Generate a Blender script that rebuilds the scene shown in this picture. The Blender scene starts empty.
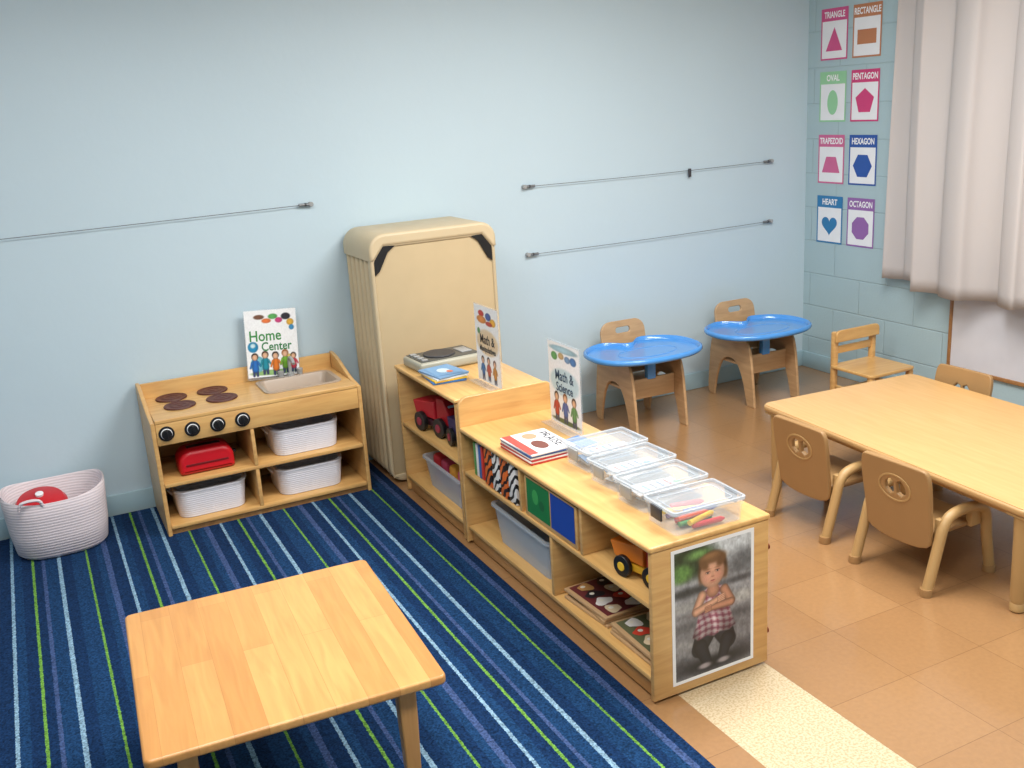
import bpy, bmesh, math, random
import numpy as np
from mathutils import Matrix, Vector
random.seed(4)
S=bpy.context.scene
S.view_settings.view_transform='Standard'
S.view_settings.look='None'
COL=bpy.context.collection
pi=math.pi
def lin(c):
    return tuple((x/255/12.92 if x/255<=.04045 else ((x/255+.055)/1.055)**2.4) for x in c)
# ---------------------------------------------------------------- materials
_m={}
def base(name):
    m=bpy.data.materials.new(name);m.use_nodes=True
    n=m.node_tree.nodes;p=n['Principled BSDF']
    return m,n,m.node_tree.links,p
def mat(name,rgb,rough=.5,metal=0,coat=0,spec=.5):
    if name in _m:return _m[name]
    m,n,l,p=base(name)
    c=lin(rgb)
    tc=n.new('ShaderNodeTexCoord');no=n.new('ShaderNodeTexNoise');no.inputs['Scale'].default_value=9
    l.new(tc.outputs['Object'],no.inputs['Vector'])
    mx=n.new('ShaderNodeMix');mx.data_type='RGBA'
    mx.inputs[6].default_value=(*[x*.94 for x in c],1);mx.inputs[7].default_value=(*[min(1,x*1.05) for x in c],1)
    l.new(no.outputs['Fac'],mx.inputs[0]);l.new(mx.outputs[2],p.inputs['Base Color'])
    p.inputs['Roughness'].default_value=rough;p.inputs['Metallic'].default_value=metal
    p.inputs['Coat Weight'].default_value=coat;p.inputs['Specular IOR Level'].default_value=spec
    _m[name]=m;return m
def wood(name,c1,c2,scale=(30,2,30),rough=.35,coat=.2):
    if name in _m:return _m[name]
    m,n,l,p=base(name)
    tc=n.new('ShaderNodeTexCoord');mp=n.new('ShaderNodeMapping');mp.inputs['Scale'].default_value=scale
    no=n.new('ShaderNodeTexNoise');no.inputs['Scale'].default_value=1.5;no.inputs['Detail'].default_value=6;no.inputs['Distortion'].default_value=.6
    cr=n.new('ShaderNodeValToRGB');cr.color_ramp.elements[0].position=.3;cr.color_ramp.elements[1].position=.7
    cr.color_ramp.elements[0].color=(*lin(c1),1);cr.color_ramp.elements[1].color=(*lin(c2),1)
    l.new(tc.outputs['Object'],mp.inputs[0]);l.new(mp.outputs[0],no.inputs['Vector']);l.new(no.outputs['Fac'],cr.inputs[0]);l.new(cr.outputs[0],p.inputs['Base Color'])
    p.inputs['Roughness'].default_value=rough;p.inputs['Coat Weight'].default_value=coat;p.inputs['Coat Roughness'].default_value=.25
    _m[name]=m;return m
def clear(name,rgb=(235,240,245),alpha=.3,rough=.15):
    if name in _m:return _m[name]
    m,n,l,p=base(name)
    p.inputs['Base Color'].default_value=(*lin(rgb),1);p.inputs['Roughness'].default_value=rough
    p.inputs['Alpha'].default_value=alpha
    _m[name]=m;return m
MAPLE=wood('maple',(200,152,92),(219,176,112),(3,3,30))
MAPLEH=wood('maple_h',(202,154,92),(221,178,112),(3,25,25))
MAPLEY=wood('maple_y',(204,158,94),(223,180,114),(25,2.5,25))
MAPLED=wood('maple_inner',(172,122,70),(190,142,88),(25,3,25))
PLY=wood('bent_ply',(178,142,102),(198,162,120),(4,4,25),.45,.1)
LAM=wood('table_laminate',(206,160,100),(216,172,112),(40,3,40),.3,.3)
EDGE=mat('table_edge',(184,146,96),.4)
TANPL=mat('tan_plastic',(180,146,96),.4)
TANPL2=mat('tan_plastic_back',(162,126,82),.42)
COTB=mat('cot_beige',(202,184,150),.5)
COTS=mat('cot_sheet',(188,168,132),.8)
BLACK=mat('black_plastic',(22,22,24),.4)
DGREY=mat('dark_grey',(60,60,64),.5)
CHROME=mat('brushed_metal',(150,150,150),.35,1)
STEEL=mat('grey_plastic',(160,162,162),.35)
WHITE=mat('white_paper',(238,240,242),.6)
WHITEB=mat('white_fabric_basket',(222,222,226),.9)
BLUE=mat('tray_blue',(78,152,226),.2,0,.5)
RED=mat('red_plastic',(196,22,34),.35)
BURN=mat('burner_brown',(84,40,36),.5)
SINK=mat('sink_taupe',(176,158,140),.35)
CLEAR=clear('clear_plastic',(226,232,238),.16,.08)
CLEAR2=clear('clear_lid',(222,230,236),.20,.05)
CLEARE=clear('clear_edge',(206,214,222),.5,.1)
FROST=clear('frosted_bin',(206,214,222),.5,.25)
GLASS=clear('window_glass',(235,240,245),.12,.03)
def cm(rgb): return mat('c_%d_%d_%d'%rgb,rgb,.5)
# ---------------------------------------------------------------- helpers
def finish(name,me,parent,m,smooth=True,ang=35):
    if m is not None: me.materials.append(m)
    if smooth:
        for p in me.polygons:p.use_smooth=True
        me.set_sharp_from_angle(angle=math.radians(ang))
    o=bpy.data.objects.new(name,me);COL.objects.link(o)
    if parent:o.parent=parent
    return o
def grp(name,loc=(0,0,0),rz=0):
    e=bpy.data.objects.new(name,None);e.location=loc;e.rotation_euler=(0,0,rz);e.empty_display_size=.1
    COL.objects.link(e);return e
def box(parent,name,x0,x1,y0,y1,z0,z1,m,bev=.003,seg=2,M=None):
    bm=bmesh.new();bmesh.ops.create_cube(bm,size=1)
    for v in bm.verts:v.co=Vector(((x0+x1)/2+v.co.x*(x1-x0),(y0+y1)/2+v.co.y*(y1-y0),(z0+z1)/2+v.co.z*(z1-z0)))
    if bev>0:
        bev=min(bev,.45*min(abs(x1-x0),abs(y1-y0),abs(z1-z0)))
        bmesh.ops.bevel(bm,geom=bm.edges[:],offset=bev,segments=seg,affect='EDGES',profile=.5)
    if M:bm.transform(M)
    me=bpy.data.meshes.new(name);bm.to_mesh(me);bm.free()
    return finish(name,me,parent,m,bev>0)
def curve_mesh(cu,M=None):
    o=bpy.data.objects.new('tmp',cu);COL.objects.link(o);bpy.context.view_layer.update()
    me=bpy.data.meshes.new_from_object(o.evaluated_get(bpy.context.evaluated_depsgraph_get()))
    bpy.data.objects.remove(o);bpy.data.curves.remove(cu)
    if M:me.transform(M)
    return me
def frame(o,u,v):
    u=Vector(u).normalized();v=Vector(v).normalized();w=u.cross(v).normalized()
    return Matrix(((u.x,v.x,w.x,o[0]),(u.y,v.y,w.y,o[1]),(u.z,v.z,w.z,o[2]),(0,0,0,1)))
def plate(parent,name,outs,th,M,m,bev=.003):
    cu=bpy.data.curves.new(name,'CURVE');cu.dimensions='2D';cu.fill_mode='BOTH'
    cu.extrude=max(th/2-bev,.0001);cu.bevel_depth=bev;cu.bevel_resolution=2;cu.offset=-bev
    for o in outs:
        s=cu.splines.new('POLY');s.points.add(len(o)-1);s.use_cyclic_u=True
        for i,q in enumerate(o):s.points[i].co=(q[0],q[1],0,1)
    me=curve_mesh(cu);me.transform(Matrix.Translation((0,0,th/2)));me.transform(M)
    me.materials.clear()
    return finish(name,me,parent,m)
def rrect(x0,x1,y0,y1,r,n=6):
    if not isinstance(r,(tuple,list)): r=(r,)*4
    P=[]
    for (cx,cy,a),rr in zip(((x1,y1,0),(x0,y1,90),(x0,y0,180),(x1,y0,270)),r):
        sx=-1 if cx==x1 else 1;sy=-1 if cy==y1 else 1
        rr=max(rr,1e-4)
        for i in range(n+1):
            t=math.radians(a+90*i/n);P.append((cx+sx*rr+rr*math.cos(t),cy+sy*rr+rr*math.sin(t)))
    return P
def ell(cx,cy,rx,ry,n=28,a0=0):
    return [(cx+rx*math.cos(a0+2*pi*i/n),cy+ry*math.sin(a0+2*pi*i/n)) for i in range(n)]
def chaikin(P,k=3,closed=False):
    P=[Vector(p) for p in P]
    for _ in range(k):
        Q=[] if closed else [P[0]]
        L=len(P)
        for i in range(L if closed else L-1):
            a,b=P[i],P[(i+1)%L];Q+=[a*.75+b*.25,a*.25+b*.75]
        if not closed:Q.append(P[-1])
        P=Q
    return P
def tube(parent,name,pts,r,m,smooth=3,closed=False,res=6):
    P=chaikin(pts,smooth,closed) if smooth else [Vector(p) for p in pts]
    cu=bpy.data.curves.new(name,'CURVE');cu.dimensions='3D';cu.bevel_depth=r;cu.bevel_resolution=res;cu.use_fill_caps=True
    s=cu.splines.new('POLY');s.points.add(len(P)-1);s.use_cyclic_u=closed
    for i,q in enumerate(P):s.points[i].co=(*q,1)
    me=curve_mesh(cu);me.materials.clear()
    return finish(name,me,parent,m,True,50)
def cyl(parent,name,c,r,h,m,axis='z',r2=None,seg=28,bev=.002):
    r2=r if r2 is None else r2
    prof=[(0,0),(r-bev,0),(r,bev),(r2,h-bev),(r2-bev,h),(0,h)]
    return lathe(parent,name,prof,c,m,axis,seg)
def lathe(parent,name,prof,c,m,axis='z',seg=32,ang=35):
    V=[];F=[]
    for r,z in prof:
        for i in range(seg):
            t=2*pi*i/seg;V.append((r*math.cos(t),r*math.sin(t),z))
    for k in range(len(prof)-1):
        for i in range(seg):
            j=(i+1)%seg;F.append((k*seg+i,k*seg+j,(k+1)*seg+j,(k+1)*seg+i))
    me=bpy.data.meshes.new(name);me.from_pydata(V,[],F)
    bm=bmesh.new();bm.from_mesh(me);bmesh.ops.remove_doubles(bm,verts=bm.verts,dist=1e-5);bmesh.ops.recalc_face_normals(bm,faces=bm.faces);bm.to_mesh(me);bm.free()
    R={'z':Matrix(),'x':Matrix.Rotation(pi/2,4,'Y'),'y':Matrix.Rotation(pi/2,4,'X')}[axis] if isinstance(axis,str) else axis
    me.transform(Matrix.Translation(c)@R)
    return finish(name,me,parent,m,True,ang)
def loft(parent,name,rings,m,cap0=True,cap1=True,ang=35):
    n=len(rings[0]);V=[v for r in rings for v in r];F=[]
    for k in range(len(rings)-1):
        for i in range(n):
            j=(i+1)%n;F.append((k*n+i,k*n+j,(k+1)*n+j,(k+1)*n+i))
    if cap0:F.append(tuple(range(n))[::-1])
    if cap1:F.append(tuple((len(rings)-1)*n+i for i in range(n)))
    me=bpy.data.meshes.new(name);me.from_pydata(V,[],F)
    bm=bmesh.new();bm.from_mesh(me);bmesh.ops.recalc_face_normals(bm,faces=bm.faces);bm.to_mesh(me);bm.free()
    return finish(name,me,parent,m,True,ang)
def bin_(parent,name,cx,cy,z,w,d,h,m,taper=.88,th=.004,r=.03,rim=.006):
    def ring(w,d,zz,r): return [(cx+a,cy+b,zz) for a,b in rrect(-w/2,w/2,-d/2,d/2,r)]
    t=taper
    return loft(parent,name,[ring(w*t,d*t,z,r),ring(w,d,z+h-.01,r),ring(w+2*rim,d+2*rim,z+h-.01,r),ring(w+2*rim,d+2*rim,z+h,r),ring(w-2*th,d-2*th,z+h,r),ring(w*t-2*th,d*t-2*th,z+th,r)],m)
def text(parent,name,s,M,size,m,align='CENTER',ext=0,sx=1,bold=.0):
    cu=bpy.data.curves.new(name,'FONT');cu.body=s;cu.size=size;cu.align_x=align;cu.align_y='CENTER';cu.extrude=ext;cu.offset=bold
    cu.resolution_u=3
    me=curve_mesh(cu);me.transform(Matrix.Diagonal((sx,1,1,1)));me.transform(M);me.materials.clear()
    return finish(name,me,parent,m,False)
class Sheet:
    """flat printed sheet: coloured polygons in one mesh, in a local (u,v) frame"""
    def __init__(s,parent,name,M):
        s.p=parent;s.n=name;s.M=M;s.V=[];s.F=[];s.mi=[];s.mats=[];s.k=0
    def poly(s,pts,rgb,layer=None):
        if layer is None:s.k+=1;layer=s.k
        m=cm(rgb) if isinstance(rgb,tuple) else rgb
        if m not in s.mats:s.mats.append(m)
        b=len(s.V);s.V+=[(u,v,.0003*layer+.0004) for u,v in pts];s.F.append(tuple(range(b,b+len(pts))));s.mi.append(s.mats.index(m))
    def rect(s,x0,x1,y0,y1,rgb,layer=None):s.poly([(x0,y0),(x1,y0),(x1,y1),(x0,y1)],rgb,layer)
    def ell(s,cx,cy,rx,ry,rgb,layer=None):s.poly(ell(cx,cy,rx,ry,20),rgb,layer)
    def done(s):
        me=bpy.data.meshes.new(s.n);me.from_pydata(s.V,[],s.F)
        for m in s.mats:me.materials.append(m)
        for p,i in zip(me.polygons,s.mi):p.material_index=i
        me.transform(s.M);o=bpy.data.objects.new(s.n,me);COL.objects.link(o);o.parent=s.p;return o
    def text(s,t,x,y,size,rgb,sx=1,bold=.0):
        s.k+=1
        return text(s.p,'lettering',t,s.M@Matrix.Translation((x,y,.0003*s.k+.0006)),size,cm(rgb),sx=sx,bold=bold)
# a printed photograph: colours computed in code, stored as a colour attribute on a flat grid
class Canvas:
    def __init__(s,W,H,nx,ny,seed=3):
        s.W,s.H,s.nx,s.ny=W,H,nx,ny
        s.X,s.Y=np.meshgrid(np.linspace(0,W,nx),np.linspace(0,H,ny));s.C=np.ones((ny,nx,3))*.5
        s.rng=np.random.RandomState(seed)
    def col(s,c): return np.array(c,float)/255
    def blend(s,a,c): s.C=s.C*(1-a[...,None])+(c if getattr(c,'ndim',1)==3 else s.col(c))*a[...,None]
    def sm(s,d,soft): 
        t=np.clip(.5-d/soft,0,1);return t*t*(3-2*t)
    def ell(s,x,y,rx,ry,c,rot=0,soft=.02,op=1,shade=0):
        ca,sa=math.cos(rot),math.sin(rot);dx=s.X-x;dy=s.Y-y;u=(dx*ca+dy*sa)/rx;v=(-dx*sa+dy*ca)/ry
        q=np.sqrt(u*u+v*v);d=(q-1)*min(rx,ry)
        cc=s.col(c)
        if shade: cc=cc[None,None,:]*(1-shade*np.clip(q,0,1)**2.2-shade*.5*np.clip(u,0,1))[...,None]
        else: cc=np.broadcast_to(cc,s.C.shape)
        s.blend(s.sm(d,soft)*op,cc)
    def limb(s,a,b,r0,r1,c,soft=.015,shade=.35):
        ax,ay=a;bx,by=b;L=(bx-ax)**2+(by-ay)**2;t=np.clip(((s.X-ax)*(bx-ax)+(s.Y-ay)*(by-ay))/L,0,1)
        r=r0+(r1-r0)*t;dd=np.hypot(s.X-ax-t*(bx-ax),s.Y-ay-t*(by-ay));k=1-shade*np.clip(dd/r,0,1)**2
        s.blend(s.sm(dd-r,soft),s.col(c)[None,None,:]*k[...,None])
    def poly(s,P,c,soft=.012):
        d=np.full(s.X.shape,1e9);ins=np.zeros(s.X.shape,bool);n=len(P)
        for i in range(n):
            ax,ay=P[i];bx,by=P[(i+1)%n];L=(bx-ax)**2+(by-ay)**2+1e-12
            t=np.clip(((s.X-ax)*(bx-ax)+(s.Y-ay)*(by-ay))/L,0,1);d=np.minimum(d,np.hypot(s.X-ax-t*(bx-ax),s.Y-ay-t*(by-ay)))
            if ay!=by: ins^=((ay>s.Y)!=(by>s.Y))&(s.X<(bx-ax)*(s.Y-ay)/(by-ay)+ax)
        s.blend(s.sm(np.where(ins,-d,d),soft),c);return s.sm(np.where(ins,-d,d),soft)
    def noise(s,amp,k):
        g=s.rng.rand(k+2,k+2);x=s.X/s.W*k;y=s.Y/s.H*k;i=x.astype(int);j=y.astype(int);fx=x-i;fy=y-j
        fx=fx*fx*(3-2*fx);fy=fy*fy*(3-2*fy)
        v=g[j,i]*(1-fx)*(1-fy)+g[j,i+1]*fx*(1-fy)+g[j+1,i]*(1-fx)*fy+g[j+1,i+1]*fx*fy
        return (v-.5)*amp
    def done(s,parent,name,M,w,h):
        V=[(x/s.W*w,y/s.H*h,0) for y,x in ((yy,xx) for yy in np.linspace(0,s.H,s.ny) for xx in np.linspace(0,s.W,s.nx))]
        nx=s.nx;F=[(j*nx+i,j*nx+i+1,(j+1)*nx+i+1,(j+1)*nx+i) for j in range(s.ny-1) for i in range(nx-1)]
        me=bpy.data.meshes.new(name);me.from_pydata(V,[],F);me.transform(M)
        C=np.clip(s.C,0,1);Lc=np.where(C<=.04045,C/12.92,((C+.055)/1.055)**2.4).reshape(-1,3)
        at=me.color_attributes.new('print','FLOAT_COLOR','POINT');at.data.foreach_set('color',np.concatenate([Lc,np.ones((len(Lc),1))],1).ravel())
        m,n,l,p=base(name+'_ink');a=n.new('ShaderNodeVertexColor');a.layer_name='print';l.new(a.outputs[0],p.inputs['Base Color']);p.inputs['Roughness'].default_value=.4
        me.materials.append(m);o=bpy.data.objects.new(name,me);COL.objects.link(o);o.parent=parent;return o
# ---------------------------------------------------------------- dimensions
YW=5.12;XR=4.73;XL=-2.3;YF=-1.6;ZC=2.85
def wallmat(name,rgb,block=False):
    m,n,l,p=base(name)
    tc=n.new('ShaderNodeTexCoord')
    no=n.new('ShaderNodeTexNoise');no.inputs['Scale'].default_value=1.2;no.inputs['Detail'].default_value=3
    l.new(tc.outputs['Object'],no.inputs['Vector'])
    c=lin(rgb);mx=n.new('ShaderNodeMix');mx.data_type='RGBA'
    mx.inputs[6].default_value=(*[x*.97 for x in c],1);mx.inputs[7].default_value=(*[x*1.03 for x in c],1)
    l.new(no.outputs['Fac'],mx.inputs[0]);last=mx.outputs[2]
    fn=n.new('ShaderNodeTexNoise');fn.inputs['Scale'].default_value=12 if not block else 90;fn.inputs['Detail'].default_value=6
    l.new(tc.outputs['Object'],fn.inputs['Vector'])
    b=n.new('ShaderNodeBump');b.inputs['Strength'].default_value=.15 if not block else .18;b.inputs['Distance'].default_value=.01
    l.new(fn.outputs['Fac'],b.inputs['Height'])
    if block:
        sp=n.new('ShaderNodeSeparateXYZ');l.new(tc.outputs['Object'],sp.inputs[0])
        cb=n.new('ShaderNodeCombineXYZ');l.new(sp.outputs[1],cb.inputs[0]);l.new(sp.outputs[2],cb.inputs[1])
        br=n.new('ShaderNodeTexBrick');br.inputs['Scale'].default_value=1;br.inputs['Brick Width'].default_value=.44;br.inputs['Row Height'].default_value=.22
        br.inputs['Mortar Size'].default_value=.006;br.inputs['Mortar Smooth'].default_value=.8;br.inputs['Bias'].default_value=0
        l.new(cb.outputs[0],br.inputs['Vector'])
        b2=n.new('ShaderNodeBump');b2.invert=True;b2.inputs['Strength'].default_value=.45;b2.inputs['Distance'].default_value=.006
        l.new(br.outputs['Fac'],b2.inputs['Height']);l.new(b.outputs[0],b2.inputs['Normal']);l.new(b2.outputs[0],p.inputs['Normal'])
        m2=n.new('ShaderNodeMix');m2.data_type='RGBA';m2.inputs[7].default_value=(*[x*.9 for x in c],1)
        l.new(br.outputs['Fac'],m2.inputs[0]);l.new(last,m2.inputs[6]);last=m2.outputs[2]
    else: l.new(b.outputs[0],p.inputs['Normal'])
    l.new(last,p.inputs['Base Color']);p.inputs['Roughness'].default_value=.5
    return m
WB=wallmat('wall_paint_blue',(192,212,222));WR=wallmat('block_wall_paint',(170,194,201),True)
BB=mat('baseboard_paint',(168,196,206),.4)
def floormat():
    m,n,l,p=base('vinyl_tile')
    tc=n.new('ShaderNodeTexCoord');sp=n.new('ShaderNodeSeparateXYZ');l.new(tc.outputs['Object'],sp.inputs[0])
    T=.34
    mp=n.new('ShaderNodeMapping');mp.inputs['Location'].default_value=(-2.02+T*30,-2.03+T*30,0);l.new(tc.outputs['Object'],mp.inputs[0])
    br=n.new('ShaderNodeTexBrick');br.offset=0;br.inputs['Scale'].default_value=1;br.inputs['Brick Width'].default_value=T;br.inputs['Row Height'].default_value=T
    br.inputs['Mortar Size'].default_value=.0015;br.inputs['Mortar Smooth'].default_value=.2
    br.inputs['Color1'].default_value=(*lin((166,126,84)),1);br.inputs['Color2'].default_value=(*lin((160,120,79)),1);br.inputs['Mortar'].default_value=(*lin((134,98,62)),1)
    l.new(mp.outputs[0],br.inputs['Vector'])
    no=n.new('ShaderNodeTexNoise');no.inputs['Scale'].default_value=60;no.inputs['Detail'].default_value=4;l.new(tc.outputs['Object'],no.inputs['Vector'])
    cr=n.new('ShaderNodeValToRGB');cr.color_ramp.elements[0].position=.3;cr.color_ramp.elements[0].color=(.93,.93,.93,1);cr.color_ramp.elements[1].position=.65;cr.color_ramp.elements[1].color=(1.03,1.03,1.03,1)
    l.new(no.outputs['Fac'],cr.inputs[0])
    mu=n.new('ShaderNodeMix');mu.data_type='RGBA';mu.blend_type='MULTIPLY';mu.inputs[0].default_value=1;l.new(br.outputs['Color'],mu.inputs[6]);l.new(cr.outputs[0],mu.inputs[7])
    no2=n.new('ShaderNodeTexNoise');no2.inputs['Scale'].default_value=130;no2.inputs['Detail'].default_value=5;l.new(tc.outputs['Object'],no2.inputs['Vector'])
    c2=n.new('ShaderNodeValToRGB');c2.color_ramp.elements[0].position=.40;c2.color_ramp.elements[0].color=(*lin((190,166,128)),1);c2.color_ramp.elements[1].position=.55;c2.color_ramp.elements[1].color=(*lin((214,196,162)),1)
    l.new(no2.outputs['Fac'],c2.inputs[0])
    a=n.new('ShaderNodeMath');a.operation='GREATER_THAN';a.inputs[1].default_value=1.66;l.new(sp.outputs[0],a.inputs[0])
    b=n.new('ShaderNodeMath');b.operation='LESS_THAN';b.inputs[1].default_value=2.02;l.new(sp.outputs[0],b.inputs[0])
    ab=n.new('ShaderNodeMath');ab.operation='MULTIPLY';l.new(a.outputs[0],ab.inputs[0]);l.new(b.outputs[0],ab.inputs[1])
    mx=n.new('ShaderNodeMix');mx.data_type='RGBA';l.new(ab.outputs[0],mx.inputs[0]);l.new(mu.outputs[2],mx.inputs[6]);l.new(c2.outputs[0],mx.inputs[7])
    l.new(mx.outputs[2],p.inputs['Base Color']);p.inputs['Roughness'].default_value=.34;p.inputs['Coat Weight'].default_value=.8;p.inputs['Coat IOR'].default_value=1.5;p.inputs['Coat Roughness'].default_value=.16
    nb=n.new('ShaderNodeTexNoise');nb.inputs['Scale'].default_value=5;l.new(tc.outputs['Object'],nb.inputs['Vector'])
    bp=n.new('ShaderNodeBump');bp.inputs['Strength'].default_value=.1;bp.inputs['Distance'].default_value=.02;l.new(nb.outputs['Fac'],bp.inputs['Height']);l.new(bp.outputs[0],p.inputs['Normal']);l.new(bp.outputs[0],p.inputs['Coat Normal'])
    return m
box(None,'floor',XL-.1,XR+.1,YF-.1,YW+.1,-.1,0,floormat(),0)
box(None,'ceiling',XL-.1,XR+.1,YF-.1,YW+.1,ZC,ZC+.1,mat('ceiling_white',(232,234,234),.8),0)
box(None,'wall_back',XL,XR,YW,YW+.1,0,ZC,WB,0)
box(None,'wall_left',XL-.1,XL,YF-.1,YW+.1,0,ZC,WB,0)
box(None,'wall_front',XL,XR,YF-.1,YF,0,ZC,WB,0)
WY0,WY1,WZ0,WZ1=2.5,4.2,.95,2.35
wr=grp('wall_right')
for i,(a,b,c,d) in enumerate(((YF-.1,WY0,0,ZC),(WY1,YW+.1,0,ZC),(WY0,WY1,0,WZ0),(WY0,WY1,WZ1,ZC))):
    box(wr,'wall_section_%d'%i,XR,XR+.1,a,b,c,d,WR,0)
box(None,'baseboard_back',XL,XR,YW-.014,YW-.0005,.0005,.11,BB,.004)
box(None,'baseboard_right',XR-.014,XR-.0005,YF,YW-.015,.0005,.11,BB,.004)
w=grp('window_1')
FRM=mat('window_frame_white',(225,228,230),.4)
box(w,'glass',XR+.05,XR+.055,WY0+.02,WY1-.02,WZ0+.02,WZ1-.02,GLASS,0)
for n_,a in (('sill',(WY0,WY1,WZ0,WZ0+.05)),('head',(WY0,WY1,WZ1-.05,WZ1)),('jamb_1',(WY0,WY0+.05,WZ0+.05,WZ1-.05)),('jamb_2',(WY1-.05,WY1,WZ0+.05,WZ1-.05)),('mullion',(3.33,3.37,WZ0+.05,WZ1-.05))):
    box(w,n_,XR+.02,XR+.09,*a,FRM,.004)
# ---------------------------------------------------------------- rug
def rugmat():
    m,n,l,p=base('striped_rug')
    tc=n.new('ShaderNodeTexCoord');sp=n.new('ShaderNodeSeparateXYZ');l.new(tc.outputs['Object'],sp.inputs[0])
    no0=n.new('ShaderNodeTexNoise');no0.inputs['Scale'].default_value=140;l.new(tc.outputs['Object'],no0.inputs['Vector'])
    ma=n.new('ShaderNodeMath');ma.operation='MULTIPLY_ADD';ma.inputs[1].default_value=.009;l.new(no0.outputs['Fac'],ma.inputs[0]);l.new(sp.outputs[0],ma.inputs[2])
    P=.46
    ad=n.new('ShaderNodeMath');ad.operation='ADD';ad.inputs[1].default_value=P*20+.21-.004;l.new(ma.outputs[0],ad.inputs[0])
    md=n.new('ShaderNodeMath');md.operation='DIVIDE';md.inputs[1].default_value=P;l.new(ad.outputs[0],md.inputs[0])
    fr=n.new('ShaderNodeMath');fr.operation='FRACT';l.new(md.outputs[0],fr.inputs[0])
    cr=n.new('ShaderNodeValToRGB');cr.color_ramp.interpolation='CONSTANT'
    navy=lin((22,50,88));navy2=lin((28,62,102));gr=lin((110,160,70));wh=lin((134,168,192));sl=lin((66,86,130))
    seg=[(0,navy),(.0,gr),(.010,navy),(.04,sl),(.054,navy2),(.105,wh),(.122,navy),(.165,navy2),(.225,gr),(.235,navy),(.27,navy2),(.30,sl),(.322,navy),(.372,wh),(.386,navy2),(.42,navy)]
    e=cr.color_ramp.elements;e[0].position=0;e[0].color=(*seg[1][1],1);e[1].position=seg[2][0]/P;e[1].color=(*seg[2][1],1)
    for s_,c_ in seg[3:]:
        q=e.new(s_/P);q.color=(*c_,1)
    l.new(fr.outputs[0],cr.inputs[0])
    no=n.new('ShaderNodeTexNoise');no.inputs['Scale'].default_value=150;no.inputs['Detail'].default_value=4;l.new(tc.outputs['Object'],no.inputs['Vector'])
    c2=n.new('ShaderNodeValToRGB');c2.color_ramp.elements[0].position=.3;c2.color_ramp.elements[0].color=(.35,.35,.35,1);c2.color_ramp.elements[1].position=.7;c2.color_ramp.elements[1].color=(1.4,1.4,1.4,1)
    l.new(no.outputs['Fac'],c2.inputs[0])
    mu=n.new('ShaderNodeMix');mu.data_type='RGBA';mu.blend_type='MULTIPLY';mu.inputs[0].default_value=1;l.new(cr.outputs[0],mu.inputs[6]);l.new(c2.outputs[0],mu.inputs[7])
    l.new(mu.outputs[2],p.inputs['Base Color']);p.inputs['Roughness'].default_value=.95;p.inputs['Specular IOR Level'].default_value=.1
    bp=n.new('ShaderNodeBump');bp.inputs['Strength'].default_value=.5;bp.inputs['Distance'].default_value=.004;l.new(no.outputs['Fac'],bp.inputs['Height']);l.new(bp.outputs[0],p.inputs['Normal'])
    return m
box(None,'striped_area_rug',-1.6,1.53,1.1,YW-.03,.0005,.010,rugmat(),.002)
RZ=.0105
# ---------------------------------------------------------------- shelves
def shelf(name,x0,x1,y0,y1,h,divs_top,divs_bot,far_raise=0,mid=.335):
    g=grp(name,(x0,y0,0));W=x1-x0;L=y1-y0;t=.02
    box(g,'end_panel_near',.004,W-.004,.004,.004+t,RZ,h-t,MAPLE,.004)
    if far_raise: plate(g,'end_panel_far',[rrect(.0,W,RZ,h+far_raise,(.05,.05,.003,.003))],t,frame((0,L,0),(1,0,0),(0,0,1)),MAPLE,.005)
    else: box(g,'end_panel_far',.004,W-.004,L-.004-t,L-.004,RZ,h-t,MAPLE,.004)
    box(g,'top',-.004,W,-.0,L-(t+.001 if far_raise else 0),h-t,h,MAPLEY,.007,3)
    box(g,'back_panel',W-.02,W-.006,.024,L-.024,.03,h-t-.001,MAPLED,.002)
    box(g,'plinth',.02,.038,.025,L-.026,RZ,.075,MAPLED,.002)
    box(g,'bottom_shelf',.006,W-.021,.025,L-.026,.075,.093,MAPLEY,.003)
    box(g,'middle_shelf',.006,W-.021,.025,L-.026,mid,mid+.018,MAPLEY,.003)
    for i,d in enumerate(divs_top): box(g,'upper_divider_%d'%i,.008,W-.021,d-y0-.009,d-y0+.009,mid+.019,h-t-.001,MAPLE,.003)
    for i,d in enumerate(divs_bot): box(g,'lower_divider_%d'%i,.008,W-.021,d-y0-.009,d-y0+.009,.094,mid-.001,MAPLE,.003)
    return g
SX0,SX1,SY0,SY1,SH=1.557,2.029,2.326,3.797,.555
sh1=shelf('toy_shelf',SX0,SX1,SY0,SY1,SH,(2.77,3.235),(3.0,),.13)
for i,zz in enumerate((.12,.43)): cyl(sh1,'hinge_cap_%d'%i,(SX1-SX0-.004,.02,zz),.011,.012,mat('hinge_bronze',(120,50,30),.4,.5),'x')
SY2=4.56;SH2=.671
sh2=shelf('toy_shelf',SX0,SX1-.02,SY1+.012,SY2,SH2,(),(),0,.36)
def stripemat(name,ca,cb,sc=26):
    m,n,l,p=base(name);tc=n.new('ShaderNodeTexCoord');w_=n.new('ShaderNodeTexWave');w_.bands_direction='DIAGONAL';w_.inputs['Scale'].default_value=sc;w_.inputs['Distortion'].default_value=4;w_.inputs['Detail'].default_value=1;w_.inputs['Detail Scale'].default_value=1.6
    l.new(tc.outputs['Object'],w_.inputs['Vector']);cr=n.new('ShaderNodeValToRGB');cr.color_ramp.interpolation='CONSTANT';cr.color_ramp.elements[0].color=(*lin(ca),1);cr.color_ramp.elements[1].position=.42;cr.color_ramp.elements[1].color=(*lin(cb),1)
    l.new(w_.outputs['Fac'],cr.inputs[0]);l.new(cr.outputs[0],p.inputs['Base Color']);p.inputs['Roughness'].default_value=.5;return m
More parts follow.
